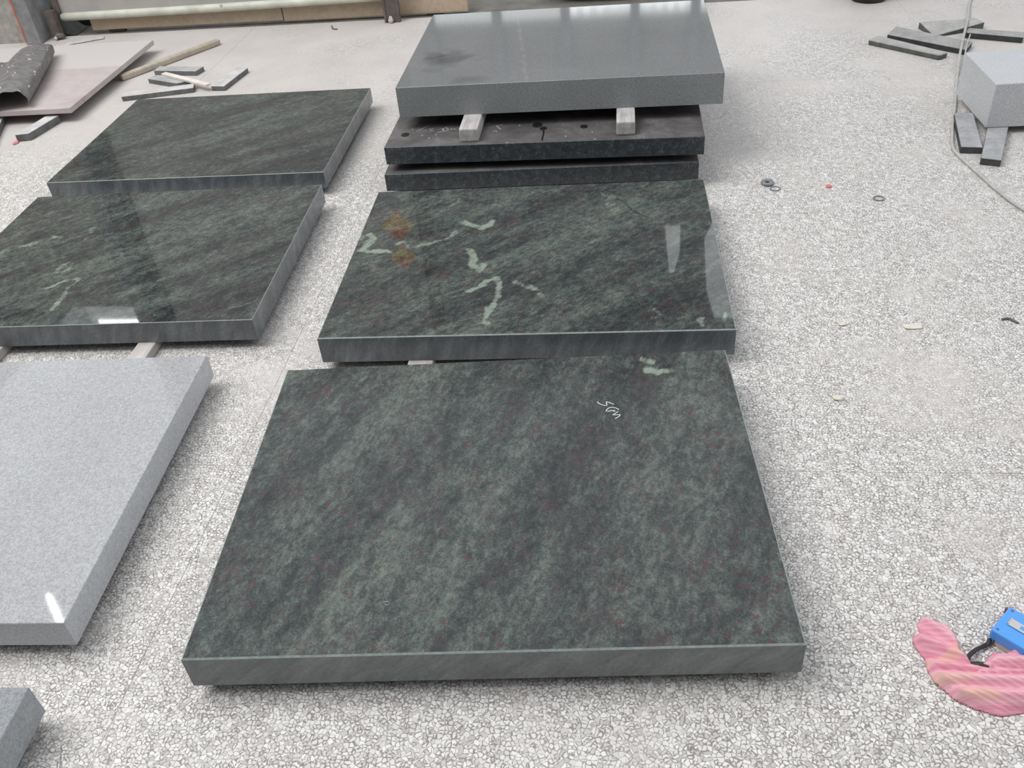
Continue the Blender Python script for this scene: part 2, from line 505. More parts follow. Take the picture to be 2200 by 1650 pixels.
# front slab with the handwritten mark
A = slab('granite_slab', -0.8223, 0.9256, 0.0705, 1.1504, 0.8966, 0.0842, 0.03, (M['greenA'], M['chamfer'], M['edge_pale']), 0.0032,
         veins=[([(0.935, 0.872), (0.955, 0.86)], 0.012, 0.8), ([(0.945, 0.823), (0.965, 0.815)], 0.012, 0.9), ([(0.985, 0.818), (1.0, 0.812)], 0.008, 0.75),
                ([(0.680, 0.858), (0.70, 0.848)], 0.010, 0.45), ([(0.80, 0.615), (0.835, 0.65)], 0.018, 0.22), ([(0.74, 0.845), (0.77, 0.83)], 0.012, 0.2),
                ([(0.46, 0.05), (0.52, 0.09)], 0.03, 0.16), ([(0.20, 0.55), (0.27, 0.66)], 0.022, 0.14)],
         darks=[([(0.62, 0.33), (0.63, 0.335)], 0.006, 0.5)], n=(180, 140))
tag(A, 'dark green granite slab with a white handwritten 5cm, nearest the camera', 'stone slab', 'green granite slabs')
ribbon('chalk_mark', [
    [(0.8121, 0.7058), (0.8163, 0.6993), (0.8222, 0.6945), (0.8282, 0.6914), (0.8332, 0.6906), (0.8353, 0.6931), (0.8345, 0.6981), (0.834, 0.7043), (0.8362, 0.7042), (0.8422, 0.7002), (0.8519, 0.6938)],
    [(0.8627, 0.6724), (0.8565, 0.6789), (0.8479, 0.683), (0.8411, 0.6822), (0.8358, 0.6777), (0.8328, 0.6727), (0.8311, 0.6684)],
    [(0.8341, 0.6674), (0.846, 0.6705), (0.8535, 0.6713)],
    [(0.848, 0.6669), (0.8607, 0.666), (0.8449, 0.6533), (0.8505, 0.6542), (0.8648, 0.6541), (0.8635, 0.6508), (0.8587, 0.6459), (0.8512, 0.6404)]],
    0.0017, 0.0842, M['chalk'], A)['label'] = 'white handwritten 5cm'
ribbon('scuff', [[(0.368, 0.1195), (0.374, 0.121), (0.380, 0.1195)], [(0.371, 0.115), (0.377, 0.113), (0.381, 0.116)]], 0.0014, 0.0842, M['chalk_dim'], A)

B = slab('granite_slab', -0.8441, 1.9648, 0.0239, 1.1434, 0.9038, 0.0832, 0.03, gm('greenB'), 0.003,
         veins=[([(0.006, 0.575), (0.03, 0.5933), (0.0546, 0.557), (0.0356, 0.531), (0.0281, 0.4846), (0.0535, 0.4764), (0.083, 0.4812), (0.1184, 0.4724)], 0.0115, 0.85),
                ([(0.1339, 0.5178), (0.1544, 0.5367), (0.1773, 0.5017), (0.2045, 0.4999), (0.2486, 0.5211), (0.2804, 0.5352), (0.3101, 0.5672), (0.3213, 0.5872)], 0.0085, 0.6),
                ([(0.3336, 0.6571), (0.364, 0.6334), (0.3939, 0.6101), (0.4201, 0.6223), (0.4348, 0.6497)], 0.011, 0.85),
                ([(0.4215, 0.6081), (0.405, 0.5676), (0.3889, 0.528)], 0.005, 0.4),
                ([(0.3826, 0.4624), (0.3948, 0.4105), (0.3956, 0.3731), (0.4206, 0.3472), (0.4348, 0.3647)], 0.013, 0.8),
                ([(0.3931, 0.2257), (0.4315, 0.2408), (0.4524, 0.28), (0.4789, 0.2962), (0.4907, 0.2664), (0.492, 0.2151), (0.4796, 0.1498), (0.4666, 0.0973), (0.4613, 0.0614)], 0.0085, 0.8),
                ([(0.455, 0.058), (0.48, 0.055)], 0.009, 0.7),
                ([(0.5336, 0.2699), (0.5598, 0.2456), (0.5846, 0.2387), (0.6103, 0.2093), (0.6206, 0.1812)], 0.0085, 0.6),
                ([(0.303, 0.8568), (0.2833, 0.7801), (0.2469, 0.7298)], 0.010, 0.35),
                ([(1.0507, 0.0225), (1.0616, 0.0517)], 0.009, 0.7), ([(1.1152, 0.0395), (1.128, 0.0734)], 0.008, 0.75),
                ([(0.8072, 0.8145), (0.8333, 0.7066)], 0.022, 0.4), ([(0.60, 0.10), (0.72, 0.16)], 0.03, 0.2), ([(0.78, 0.12), (0.92, 0.10)], 0.03, 0.25),
                ([(0.70, 0.42), (0.80, 0.55)], 0.025, 0.2)],
         darks=[([(0.8484, 0.7803), (0.8782, 0.7327), (0.8873, 0.6951), (0.9388, 0.6409)], 0.003, 0.8)], n=(300, 240))
tag(B, 'polished green granite slab with pale zigzag veins, behind the slab marked 5cm', 'stone slab', 'green granite slabs')
s_ = ribbon('chalk_mark', [[(0.0, 0.030), (0.001, 0.018), (-0.004, 0.009), (-0.007, 0.004), (-0.004, 0.001)]], 0.0016, 0.0, M['chalk_dim'], B)
s_.rotation_euler = (math.pi / 2, 0, 0); s_.location = (0.142, -0.0002, 0.028)

D = slab('granite_slab', -2.258, 3.0684, 0.0172, 1.1263, 0.8878, 0.0657, 0.03, gm('greenD'), 0.0015,
         veins=[([(0.05, 0.03), (0.10, 0.10)], 0.012, 0.35), ([(0.30, 0.22), (0.42, 0.34)], 0.02, 0.2)], darks=[], n=(120, 100))
tag(D, 'dark green granite slab farthest back on the left, with no pale veins', 'stone slab', 'green granite slabs')

Es = slab('granite_slab', -2.1872, 2.0425, 0.0332, 1.1131, 0.8892, 0.0715, 0.03, gm('greenE'), 0.0018,
         veins=[([(0.0837, 0.4529), (0.098, 0.4884), (0.1359, 0.5015), (0.1798, 0.5142), (0.21, 0.5549), (0.26, 0.5565)], 0.011, 0.5),
                ([(0.1702, 0.4571), (0.215, 0.5222), (0.2159, 0.5545)], 0.007, 0.4),
                ([(0.3639, 0.3192), (0.3548, 0.3488), (0.3806, 0.3618), (0.3904, 0.3079)], 0.014, 0.5),
                ([(0.37, 0.2115), (0.4023, 0.2507), (0.4573, 0.2659), (0.4469, 0.2114), (0.4516, 0.1489), (0.451, 0.0888)], 0.007, 0.65),
                ([(0.3427, 0.6219), (0.3577, 0.5763), (0.3608, 0.5326)], 0.011, 0.4),
                ([(1.022, 0.0336), (1.047, 0.0731), (1.0919, 0.1125)], 0.022, 0.3), ([(0.70, 0.10), (0.90, 0.22)], 0.03, 0.12)], darks=[], n=(300, 240))
tag(Es, 'glossy green granite slab with pale veins at its left, front edge gleaming', 'stone slab', 'green granite slabs')

Fs = slab('granite_slab', -2.2039, 0.9563, 0.0462, 1.1, 0.8983, 0.0708, 0.03, (M['light'], M['light'], M['light_side']), 0.0015)
tag(Fs, 'large light grey granite slab at the left edge, in front of green slabs', 'stone slab', 'light grey slabs')
Gs = slab('granite_slab', -2.1533, -0.089, 0.0437, 1.1, 0.9, 0.0778, 0.03, (M['bluish'], M['bluish'], M['bluish_side']), 0.0015)
tag(Gs, 'bluish grey granite slab whose corner shows at the bottom left', 'stone slab', 'light grey slabs')

C3 = slab('granite_slab', -0.8362, 3.2241, 0.0103, 1.1978, 0.9115, 0.1135, 0.2441, (M['mid'], M['mid_side'], M['mid_side']), 0.0015,
          veins=[([(0.3976, 0.7488), (0.41, 0.66), (0.4425, 0.4018), (0.4858, 0.0172)], 0.0035, 0.28)],
          darks=[([(0.12, 0.33), (0.135, 0.27), (0.19, 0.30)], 0.055, 0.62), ([(0.09, 0.18), (0.14, 0.2)], 0.03, 0.3), ([(0.24, 0.045), (0.30, 0.05)], 0.028, 0.35)], n=(160, 120))
tag(C3, 'thick mid-grey slab with a dark damp patch, top of the stack', 'stone slab', 'stacked slabs')
C2 = slab('granite_slab', -0.8735, 3.0657, 0.0007, 1.1621, 0.9115, 0.067, 0.127, (M['back_face'], M['edge_dark'], M['edge_dark']), 0.002)
tag(C2, 'dark slab with chalk scribbles, second from the top of the stack', 'stone slab', 'stacked slabs')
C1 = slab('granite_slab', -0.8836, 3.0432, 0.0231, 1.1576, 0.9115, 0.067, 0.03, (M['back_face'], M['edge_dark'], M['edge_dark']), 0.002)
tag(C1, 'dark slab lowest in the stack, mostly hidden under the scribbled slab', 'stone slab', 'stacked slabs')
ribbon('chalk_mark', [
    [(0.1365, 0.196), (0.0965, 0.1375), (0.137, 0.148)],
    [(0.1595, 0.163), (0.1435, 0.155), (0.161, 0.142), (0.1454, 0.1321)],
    [(0.212, 0.1716), (0.1931, 0.1571), (0.2028, 0.1325), (0.1818, 0.1204)],
    [(0.1985, 0.1594), (0.2072, 0.1653), (0.2195, 0.148), (0.2128, 0.1298), (0.2013, 0.1421), (0.1985, 0.1594)],
    [(0.2277, 0.1567), (0.2328, 0.1487), (0.2298, 0.1433)], [(0.2394, 0.1557), (0.2449, 0.1495), (0.2414, 0.1422)],
    [(0.3615, 0.1863), (0.3765, 0.1888)], [(0.4239, 0.1737), (0.4, 0.1664), (0.4207, 0.1314)], [(0.3932, 0.1088), (0.4031, 0.1209), (0.4083, 0.1074)]],
    0.0042, 0.067, M['chalk_dim'], C2)['label'] = 'faint chalk scribble'
def disc(name, x, y, rx, ry, z, mat, parent, h=0.0006, n=16):
    v = [(x + rx * math.cos(2 * math.pi * k / n), y + ry * math.sin(2 * math.pi * k / n), z) for k in range(n)]
    v += [(p[0], p[1], z + h) for p in v]
    f = [tuple(range(n, 2 * n))] + [(k, (k + 1) % n, n + (k + 1) % n, n + k) for k in range(n)]
    return link(name, mesh_from(name, v, f), mat, parent)
for x, y, r in ((0.059, 0.1117, 0.016), (0.5571, 0.1584, 0.019), (0.5819, 0.1241, 0.014), (0.7322, 0.1279, 0.014), (0.1699, 0.2537, 0.013)):
    disc('drill_hole_disc', x, y, r, r * 1.25, 0.067, M['hole'], C2)  # flat black discs painted for the dark inside of drill holes
ribbon('drip_streak', [[(0.5821, 0.1213), (0.5857, 0.0795), (0.5841, 0.014)]], 0.007, 0.067, M['hole'], C2, 0.0003)
for x, y in ((0.0774, 0.161), (0.1577, 0.0716), (0.1791, 0.102), (0.4578, 0.0054), (0.7636, 0.0744), (0.7752, 0.0091), (0.6689, 0.045), (0.1267, 0.0973), (0.4892, 0.1628)):
    disc('chalk_dot', x, y, 0.0038, 0.0045, 0.067, M['chalk_dim'], C2, 0.0005, 8)

# ------------------------------------------------------------------ battens under the slabs
def wood_mat(name, lo, hi, rough=0.75):
    t = NT(name)
    v = t.coords('Object', 0, (1, 9, 1))
    a = t.noise(v, 40, 5, 0.6, 0.8); b = t.noise(t.coords('Object'), 12, 4, 0.6)
    t.color(t.ramp(t.math('ADD', t.math('MULTIPLY', a, 0.6), t.math('MULTIPLY', b, 0.4)), [(0.35, (*lo, 1)), (0.68, (*hi, 1))]))
    t.rough(rough)
    return t.m
M['batten'] = wood_mat('pale_batten', (0.40, 0.36, 0.34), (0.62, 0.585, 0.56))
M['batten_grey'] = wood_mat('dusty_batten', (0.30, 0.28, 0.275), (0.60, 0.57, 0.565))

def batten(x0, x1, y0, y1, z0, z1, rz, label, group, mat='batten', bev=0.004):
    cx, cy = (x0 + x1) / 2, (y0 + y1) / 2
    bm = bmesh.new(); bm_box(bm, x0 - cx, x1 - cx, y0 - cy, y1 - cy, 0, z1 - z0)
    o = link('wooden_batten', bm_done(bm, 'wooden_batten', bev, 2), M[mat])
    o.location = (cx, cy, z0); o.rotation_euler = (0, 0, rz)
    return tag(o, label, 'batten', group)
gb = 'battens under the slabs'
batten(-1.456, -1.400, 1.985, 2.86, 0, 0.0298, 0.02, 'pale batten poking out under the glossy green slab, right one', gb)
batten(-1.950, -1.888, 1.96, 2.86, 0, 0.0298, 0.02, 'pale batten at the left edge under the glossy green slab', gb)
batten(-0.598, -0.527, 1.953, 2.80, 0, 0.0298, 0.0, 'pale batten end showing below the zigzag-veined slab', gb)
batten(0.10, 0.17, 2.05, 2.80, 0, 0.0298, 0.02, 'hidden batten deep under the zigzag-veined slab', gb)
for x in (-0.60, 0.05):
    batten(x, x + 0.06, 1.06, 1.72, 0, 0.0298, 0.0705, 'hidden batten deep under the slab marked 5cm', gb)
for x in (-2.05, -1.40):
    batten(x, x + 0.06, 3.15, 3.85, 0, 0.0298, 0.0172, 'hidden batten deep under the farthest left green slab', gb)
for x in (-2.0, -1.42):
    batten(x, x + 0.06, 1.08, 1.75, 0, 0.0298, 0.0462, 'hidden batten deep under the large light grey slab', gb)
    batten(x, x + 0.06, 0.0, 0.68, 0, 0.0298, 0.0437, 'hidden batten deep under the bottom left corner slab', gb)
for x in (-0.62, -0.02):
    batten(x, x + 0.06, 3.15, 3.85, 0, 0.0298, 0.0231, 'hidden batten deep under the lowest stacked slab', gb)
    batten(x, x + 0.06, 3.22, 3.85, 0.0972, 0.1268, 0.0, 'hidden batten deep between the two dark stacked slabs', gb)
gc = 'battens carrying the top slab'
batten(-0.592, -0.522, 3.088, 3.95, 0.1942, 0.2440, 0.0, 'dusty white batten under the grey top slab, beside the chalk scribble', gc, 'batten_grey', 0.006)
batten(-0.022, 0.045, 3.100, 3.95, 0.1942, 0.2440, 0.0, 'dusty white batten under the grey top slab, right-hand one', gc, 'batten_grey', 0.006)

# ------------------------------------------------------------------ stone offcuts
go = 'offcut strips on the left'
tag(prism('stone_offcut', [(-2.488, 4.582), (-2.235, 4.539), (-2.219, 4.612), (-2.483, 4.65)], 0, 0.025, M['off_l']), 'grey stone offcut farthest back in the small pile on the left', 'offcut', go)
tag(prism('stone_offcut', [(-2.467, 4.456), (-2.267, 4.364), (-2.208, 4.404), (-2.446, 4.502)], 0, 0.025, M['off_l']), 'grey stone offcut lying under the thin white wooden strip', 'offcut', go)
tag(prism('stone_offcut', [(-2.496, 4.202), (-2.149, 4.288), (-2.168, 4.352), (-2.51, 4.262)], 0, 0.025, M['off_dusty']), 'long narrow dusty stone offcut just behind the far left green slab', 'offcut', go)
tag(prism('stone_offcut', [(-2.06, 4.3), (-1.988, 4.292), (-1.953, 4.556), (-2.019, 4.582)], 0, 0.025, M['off_dusty']), 'pale-topped stone offcut at the right end of the left pile', 'offcut', go)
tag(prism('stone_offcut', [(-2.80, 3.730), (-2.737, 3.742), (-2.70, 3.955), (-2.765, 3.965)], 0, 0.035, M['off_dusty']), 'stone offcut sticking out under the dusty board', 'offcut', go)
tag(prism('stone_offcut', [(-3.02, 3.60), (-2.872, 3.66), (-3.02, 4.02), (-3.17, 3.97)], 0, 0.034, M['off_dusty']), 'pale stone offcut at the left edge beside the dusty board', 'offcut', go)
gr_ = 'offcut strips on the right'
tag(prism('stone_offcut', [(1.175, 4.544), (1.433, 4.285), (1.478, 4.318), (1.232, 4.599)], 0, 0.025, M['off_rg'], bevel=0.004), 'lowest and leftmost stone strip of the upper right pile', 'offcut', gr_)
tag(prism('stone_offcut', [(1.277, 4.606), (1.562, 4.338), (1.619, 4.442), (1.344, 4.727)], 0, 0.025, M['off_r']), 'wide stone strip with black sawn side in the upper right pile', 'offcut', gr_)
tag(prism('stone_offcut', [(1.495, 4.602), (1.745, 4.690), (1.721, 4.762), (1.458, 4.752)], 0, 0.03, M['off_rg'], tops=[0.008, 0.035, 0.035, 0.032]), 'tilted stone offcut at the back of the upper right pile', 'offcut', gr_)
tag(prism('stone_offcut', [(1.622, 4.578), (1.850, 4.465), (1.880, 4.541), (1.659, 4.640)], 0, 0.027, M['off_r']), 'dark-sided stone strip at the right end of the upper right pile', 'offcut', gr_)
gn = 'offcuts by the grey block'
tag(prism('stone_offcut', [(1.245, 3.285), (1.317, 3.275), (1.378, 3.60), (1.309, 3.607)], 0, 0.0265, M['off_rn']), 'grey stone offcut beside the cable, left one under the block', 'offcut', gn)
tag(prism('stone_offcut', [(1.285, 3.184), (1.347, 3.16), (1.470, 3.47), (1.405, 3.500)], 0, 0.0265, M['off_rn']), 'grey stone offcut nearest the camera in front of the block', 'offcut', gn)
tag(prism('stone_offcut', [(1.62, 3.50), (1.69, 3.50), (1.69, 3.76), (1.62, 3.76)], 0, 0.0265, M['off_rn']), 'hidden stone offcut under the far side of the grey block', 'offcut', gn)

blk = prism('granite_block', [(1.3765, 3.4455), (1.84, 3.462), (1.832, 3.82), (1.3690, 3.803)], 0.0268, 0.197, M['block'], bevel=0.003)
tag(blk, 'light grey granite block at the right edge, resting on offcuts', 'stone block')

# pale thin wooden strip and stick
def bar(name, a, b, w, h, z, mat, round_=0.0, za=0.0, zb=0.0):
    d = Vector((b[0] - a[0], b[1] - a[1])); L = d.length
    bm = bmesh.new(); bm_box(bm, 0, L, -w / 2, w / 2, 0, h)
    me = bm_done(bm, name, round_, 3)
    for v in me.vertices: v.co.z += za + (zb - za) * v.co.x / L
    o = link(name, me, mat)
    o.location = (a[0], a[1], z); o.rotation_euler = (0, 0, math.atan2(d.y, d.x))
    return o
M['white_wood'] = wood_mat('fresh_white_wood', (0.62, 0.56, 0.50), (0.80, 0.75, 0.70))
M['stick'] = wood_mat('weathered_stick', (0.36, 0.31, 0.245), (0.50, 0.445, 0.37))
tag(bar('wooden_strip', (-2.395, 4.502), (-2.072, 4.297), 0.030, 0.011, 0.0, M['white_wood'], 0.001, 0.0262, 0.0262), 'thin fresh white wooden strip lying over a stone offcut', 'wood strip')
tag(bar('wooden_stick', (-2.648, 4.512), (-2.304, 5.066), 0.040, 0.032, 0.0, M['stick'], 0.011), 'long brown wooden stick on the floor beside the dusty board', 'stick')

# dusty board on the left
t = NT('pink_dusty_board')
v = t.coords('Object')
sx = t.n('ShaderNodeSeparateXYZ'); t.l(v, sx.inputs[0])
wv = t.noise(v, 6, 4, 0.6)
band = t.step(t.math('ADD', sx.outputs[1], t.math('MULTIPLY', wv, 0.06)), 0.60, 0.63)
st = t.step(t.noise(t.coords('Object', 0.2, (4, 1, 1)), 5, 5, 0.6), 0.58, 0.72)
base = t.ramp(t.noise(v, 14, 5, 0.6), [(0.3, (0.43, 0.375, 0.37, 1)), (0.7, (0.50, 0.445, 0.44, 1))])
base = t.mix(t.math('MULTIPLY', st, 0.45), base, (0.27, 0.20, 0.215, 1))
col = t.mix(band, base, (0.53, 0.495, 0.485, 1))
t.color(col); t.rough(0.85)
M['board'] = t.m
bd = box('dusty_board', 0, 1.0, 0, 1.025, 0, 0.026, M['board'], None, 0.003)
bd.location = (-3.622, 3.925, 0.046); bd.rotation_euler = (0, 0, 0.02)
tag(bd, 'flat dusty pinkish board raised off the floor at the left', 'board')
for (x, y) in ((-3.35, 4.6), (-2.95, 4.55), (-3.4, 4.1)):
    prism('board_support', [(x, y), (x + 0.08, y), (x + 0.08, y + 0.25), (x, y + 0.25)], 0, 0.0455, M['off_dusty'], None)
sup = [o for o in COL.objects if o.name.startswith('board_support')]
for o in sup: tag(o, 'hidden stone piece propping the dusty board from below', 'offcut', 'props under the board')

# curled dark sheet on the board
t = NT('dark_rubber_sheet')
v = t.coords('Object')
a = t.noise(v, 30, 5, 0.6); sp = t.step(t.noise(t.coords('Object', 0.6, (1, 2.2, 1)), 48, 2, 0.5), 0.655, 0.69)
col = t.ramp(a, [(0.3, (0.12, 0.115, 0.115, 1)), (0.7, (0.22, 0.21, 0.205, 1))])
col = t.mix(t.math('MULTIPLY', sp, 0.75), col, (0.6, 0.6, 0.56, 1))
t.color(col); t.rough(0.6)
M['sheet'] = t.m
def curled_sheet():
    # arched cross-section swept along the roll; right foot on the board, left side running off to the left
    prof = []
    for k in range(13):                      # right, tucked foot and the round back of the curl
        a = math.radians(-35 + 125 * k / 12)
        prof.append((0.050 * math.cos(a), 0.043 + 0.043 * math.sin(a)))
    for k in range(1, 12):                   # long flat run sinking to the left
        u = k / 11
        prof.append((-0.42 * u, 0.086 * (1 - smooth01(min(1, u * 1.6))) + 0.004 + 0.012 * math.sin(u * 9)))
    th = 0.004
    verts = []; faces = []
    NS = 26
    A0 = Vector((-2.875, 3.945)); A1 = Vector((-3.155, 4.735))
    ax = (A1 - A0).normalized(); sd = Vector((ax.y, -ax.x))
    n = len(prof)
    for layer in (0, 1):
        for s in range(NS + 1):
            u = s / NS
            c = A0 + (A1 - A0) * u
            sc = 1.0 + 0.18 * math.sin(u * 3.0) - 0.25 * max(0, u - 0.85) / 0.15 * 0.6
            for k, (px, pz) in enumerate(prof):
                w = 0.012 * mn.noise(Vector((u * 3, k * 0.25, 1.0)))
                q = c + sd * (px * sc + w) + ax * (0.05 * (px < -0.02) * (-px))
                verts.append((q.x, q.y, 0.0725 + max(0.001, (pz * sc + w * 0.6)) + (th if layer else 0)))
    N1 = (NS + 1) * n
    for s in range(NS):
        for k in range(n - 1):
            a = s * n + k; b = a + n
            faces.append((N1 + a, N1 + a + 1, N1 + b + 1, N1 + b))
            faces.append((a, b, b + 1, a + 1))
    for s in range(NS):
        for k in (0, n - 1):
            a = s * n + k; b = a + n
            faces.append((a, N1 + a, N1 + b, b) if k == 0 else (a, b, N1 + b, N1 + a))
    for k in range(n - 1):
        for s in (0, NS):
            a = s * n + k
            faces.append((a, a + 1, N1 + a + 1, N1 + a) if s == 0 else (a, N1 + a, N1 + a + 1, a + 1))
    return mesh_from('rubber_sheet', verts, faces, True)
tag(link('rubber_sheet', curled_sheet(), M['sheet']), 'curled dark grey sheet with white flecks lying on the dusty board', 'sheet')

# ------------------------------------------------------------------ gate, wall and column at the back left
M['wall'] = plain('beige_render', (0.36, 0.345, 0.315, 1), 0.9, var=0.25, scale=25)
M['column'] = plain('grey_column', (0.235, 0.235, 0.24, 1), 0.85, var=0.3, scale=14)
M['red'] = plain('red_paint', (0.55, 0.13, 0.10, 1), 0.7, var=0.2)
M['brown_steel'] = plain('brown_primer_steel', (0.125, 0.10, 0.088, 1), 0.6, var=0.3, scale=18)
M['rail'] = plain('pale_green_pipe', (0.56, 0.57, 0.49, 1), 0.5, var=0.18, scale=9)
M['panel'] = plain('galvanised_panel', (0.40, 0.385, 0.37, 1), 0.6, var=0.12, scale=6)
M['plank'] = wood_mat('tan_plank', (0.40, 0.315, 0.225), (0.52, 0.42, 0.315))
M['cement'] = plain('cement_lump', (0.50, 0.48, 0.44, 1), 0.9, var=0.3, scale=60)
M['dark'] = plain('shade_and_black', (0.035, 0.034, 0.030, 1), 0.9, var=0.4, scale=15)
M['dark_cloth'] = plain('dark_green_tarp', (0.075, 0.08, 0.072, 1), 0.8, var=0.35, scale=12)

struct(box('wall_gate', -7.0, -3.605, 5.290, 5.60, 0, 2.132, M['wall']), 'beige rendered wall at the top left')
co = struct(box('trim_1', -3.604, -3.505, 5.245, 5.62, 0, 3.2, M['column'], None, 0.006), 'grey column with a red painted line')
def red_line():
    verts = []; faces = []
    for k in range(24):
        z = 0.02 + k * 0.05
        w = 0.010 + 0.009 * mn.noise(Vector((k * 0.9, 0.3, 0)))
        x = -3.603 + 0.004 * mn.noise(Vector((0, k * 0.7, 0)))
        verts += [(x, 5.2435, z), (x + w, 5.2435, z)]
    for k in range(23): faces.append((2 * k, 2 * k + 1, 2 * k + 3, 2 * k + 2))
    return mesh_from('red_line', verts, faces)
link('red_line', red_line(), M['red'], co)
struct(box('recess_shade', -3.504, -3.36, 5.60, 5.66, 0, 3.2, M['dark']), 'near-black panel painted as the shade between column and gate')  # near-black colour stands in for the shadowed gap beside the gate

gate = empty('sheet_metal_gate', (-3.4, 5.36, 0))
tag(gate, 'grey sheet metal gate with pale pipe rail and brown steel stiles', 'gate')
def gbox(name, x0, x1, y0, y1, z0, z1, m, bev=0.003):
    o = box(name, x0 + 3.4, x1 + 3.4, y0 - 5.36, y1 - 5.36, z0, z1, m, gate, bev); return o
gbox('panel', -3.40, -1.36, 5.395, 5.401, 0.11, 3.0, M['panel'], 0)
r_ = tube('bottom_rail', [(0.0, 0.032, 0.112), (0.7, 0.032, 0.114), (1.4, 0.032, 0.120), (2.05, 0.032, 0.128)], 0.0235, M['rail'], gate, 14, 3)
gbox('stile', -3.470, -3.415, 5.325, 5.37, 0.012, 0.165, M['brown_steel'])
gbox('stile', -3.430, -3.395, 5.372, 5.395, 0.14, 3.0, M['brown_steel'])
gbox('stile', -1.372, -1.292, 5.318, 5.345, 0.0, 3.0, M['brown_steel'], 0.006)
gbox('flange', -1.378, -1.364, 5.312, 5.35, 0.0, 3.0, M['brown_steel'], 0.003)
gbox('flange', -1.300, -1.286, 5.312, 5.35, 0.0, 3.0, M['brown_steel'], 0.003)
def lump(name, loc, r, m, parent, seed=0, sq=(1, 1, 1)):
    bm = bmesh.new(); bmesh.ops.create_icosphere(bm, subdivisions=3, radius=1)
    for v in bm.verts:
        k = 1 + 0.35 * mn.noise(v.co * 1.6 + Vector((seed, 0, 0)))
        v.co = Vector((v.co.x * sq[0], v.co.y * sq[1], v.co.z * sq[2])) * r * k
    o = link(name, bm_done(bm, name, 0, 1, True), m, parent); o.location = loc
    return o
lump('cement_blob', (-0.035, -0.062, 0.016), 0.010, M['cement'], gate, 1)
lump('cement_blob', (2.062, -0.055, 0.018), 0.017, M['cement'], gate, 5, (0.8, 0.8, 1.3))
lump('pivot_knuckle', (-0.02, -0.035, 0.022), 0.022, M['brown_steel'], gate, 9, (1.5, 0.9, 0.9))
lump('weld_blob', (1.03, 0.016, 0.133), 0.009, M['cement'], gate, 3)
# red and gold diamond papers pasted on the gate, seen mirrored in the zigzag-veined slab
t = NT('red_gold_paper')
v = t.coords('Object')
a = t.noise(v, 17, 2, 0.5, 1.2)
t.color(t.ramp(a, [(0.44, (0.72, 0.09, 0.02, 1)), (0.50, (0.85, 0.45, 0.03, 1)), (0.62, (0.95, 0.66, 0.06, 1))]))
t.rough(0.6)
M['paper'] = t.m
for (x, z, s, lb) in ((-1.535, 1.595, 0.118, 'lower'), (-1.533, 1.838, 0.104, 'upper')):
    me = mesh_from('diamond_paper', [(-s, 0, 0), (0, 0, -s), (s, 0, 0), (0, 0, s), (-s, -0.001, 0), (0, -0.001, -s), (s, -0.001, 0), (0, -0.001, s)],
                   [(0, 3, 2, 1), (4, 5, 6, 7), (0, 1, 5, 4), (1, 2, 6, 5), (2, 3, 7, 6), (3, 0, 4, 7)])
    o = link('diamond_paper', me, M['paper']); o.location = (x, 5.3945, z)
    tag(o, lb + ' red and gold diamond paper on the gate, mirrored in a slab', 'paper', 'diamond papers')

pl = empty('wooden_plank', (-3.25, 5.42, 0))
tag(pl, 'long tan wooden plank along the floor under the gate rail', 'plank')
bm = bmesh.new(); bm_box(bm, 0, 1.225, 0, 0.045, 0.016, 0.20); link('board', bm_done(bm, 'board', 0.004, 2), M['plank'], pl)
bm = bmesh.new(); bm_box(bm, 1.229, 2.352, 0, 0.045, 0.008, 0.20); link('board', bm_done(bm, 'board', 0.008, 2), M['plank'], pl)
bm = bmesh.new(); bm_box(bm, 0.1, 0.2, 0.004, 0.04, 0.0, 0.0158); link('packer', bm_done(bm, 'packer'), M['dark'], pl)
bm = bmesh.new(); bm_box(bm, 2.1, 2.2, 0.004, 0.04, 0.0, 0.0078); link('packer', bm_done(bm, 'packer'), M['dark'], pl)
lump('orange_chip', (-0.985, 5.372, 0.004), 0.008, plain('orange_scrap', (0.70, 0.25, 0.06, 1), 0.7), None, 2, (1.2, 1, 0.5))
tag(bpy.data.objects['orange_chip'], 'tiny orange scrap on the floor at the plank end', 'scrap')

# dark tarpaulin heap between column and gate
def heap(name, x0, x1, y0, y1, h, seed, mat, peak=(0.3, 0.6), n=18):
    verts = []; faces = []
    for j in range(n + 1):
        for i in range(n + 1):
            u, v_ = i / n, j / n
            e = min(1, 5 * min(u, 1 - u, v_, 1 - v_))
            g = math.exp(-((u - peak[0]) ** 2 + (v_ - peak[1]) ** 2) * 4)
            z = h * e * g * (1 + 0.35 * mn.noise(Vector((u * 4, v_ * 4, seed))))
            verts.append((x0 + (x1 - x0) * u, y0 + (y1 - y0) * v_, max(0.0, z) + 0.001))
    for j in range(n):
        for i in range(n):
            a = j * (n + 1) + i
            faces.append((a, a + 1, a + n + 2, a + n + 1))
    faces.append(tuple([i for i in range(n + 1)][::-1] + [j * (n + 1) for j in range(1, n + 1)] + [n * (n + 1) + i for i in range(1, n + 1)] + [j * (n + 1) + n for j in range(n - 1, 0, -1)]))
    return link(name, mesh_from(name, verts, faces, True), mat)
tag(heap('tarpaulin', -3.503, -3.36, 5.405, 5.59, 0.20, 2.0, M['dark_cloth'], (0.1, 0.55)), 'dark crumpled tarpaulin between the grey column and the gate', 'tarpaulin')
tag(bar('stone_sliver', (-3.38, 5.19), (-3.13, 5.31), 0.06, 0.005, 0.0, M['off_dusty'], 0.001), 'thin pale stone sliver behind the dusty board, near the gate', 'offcut')

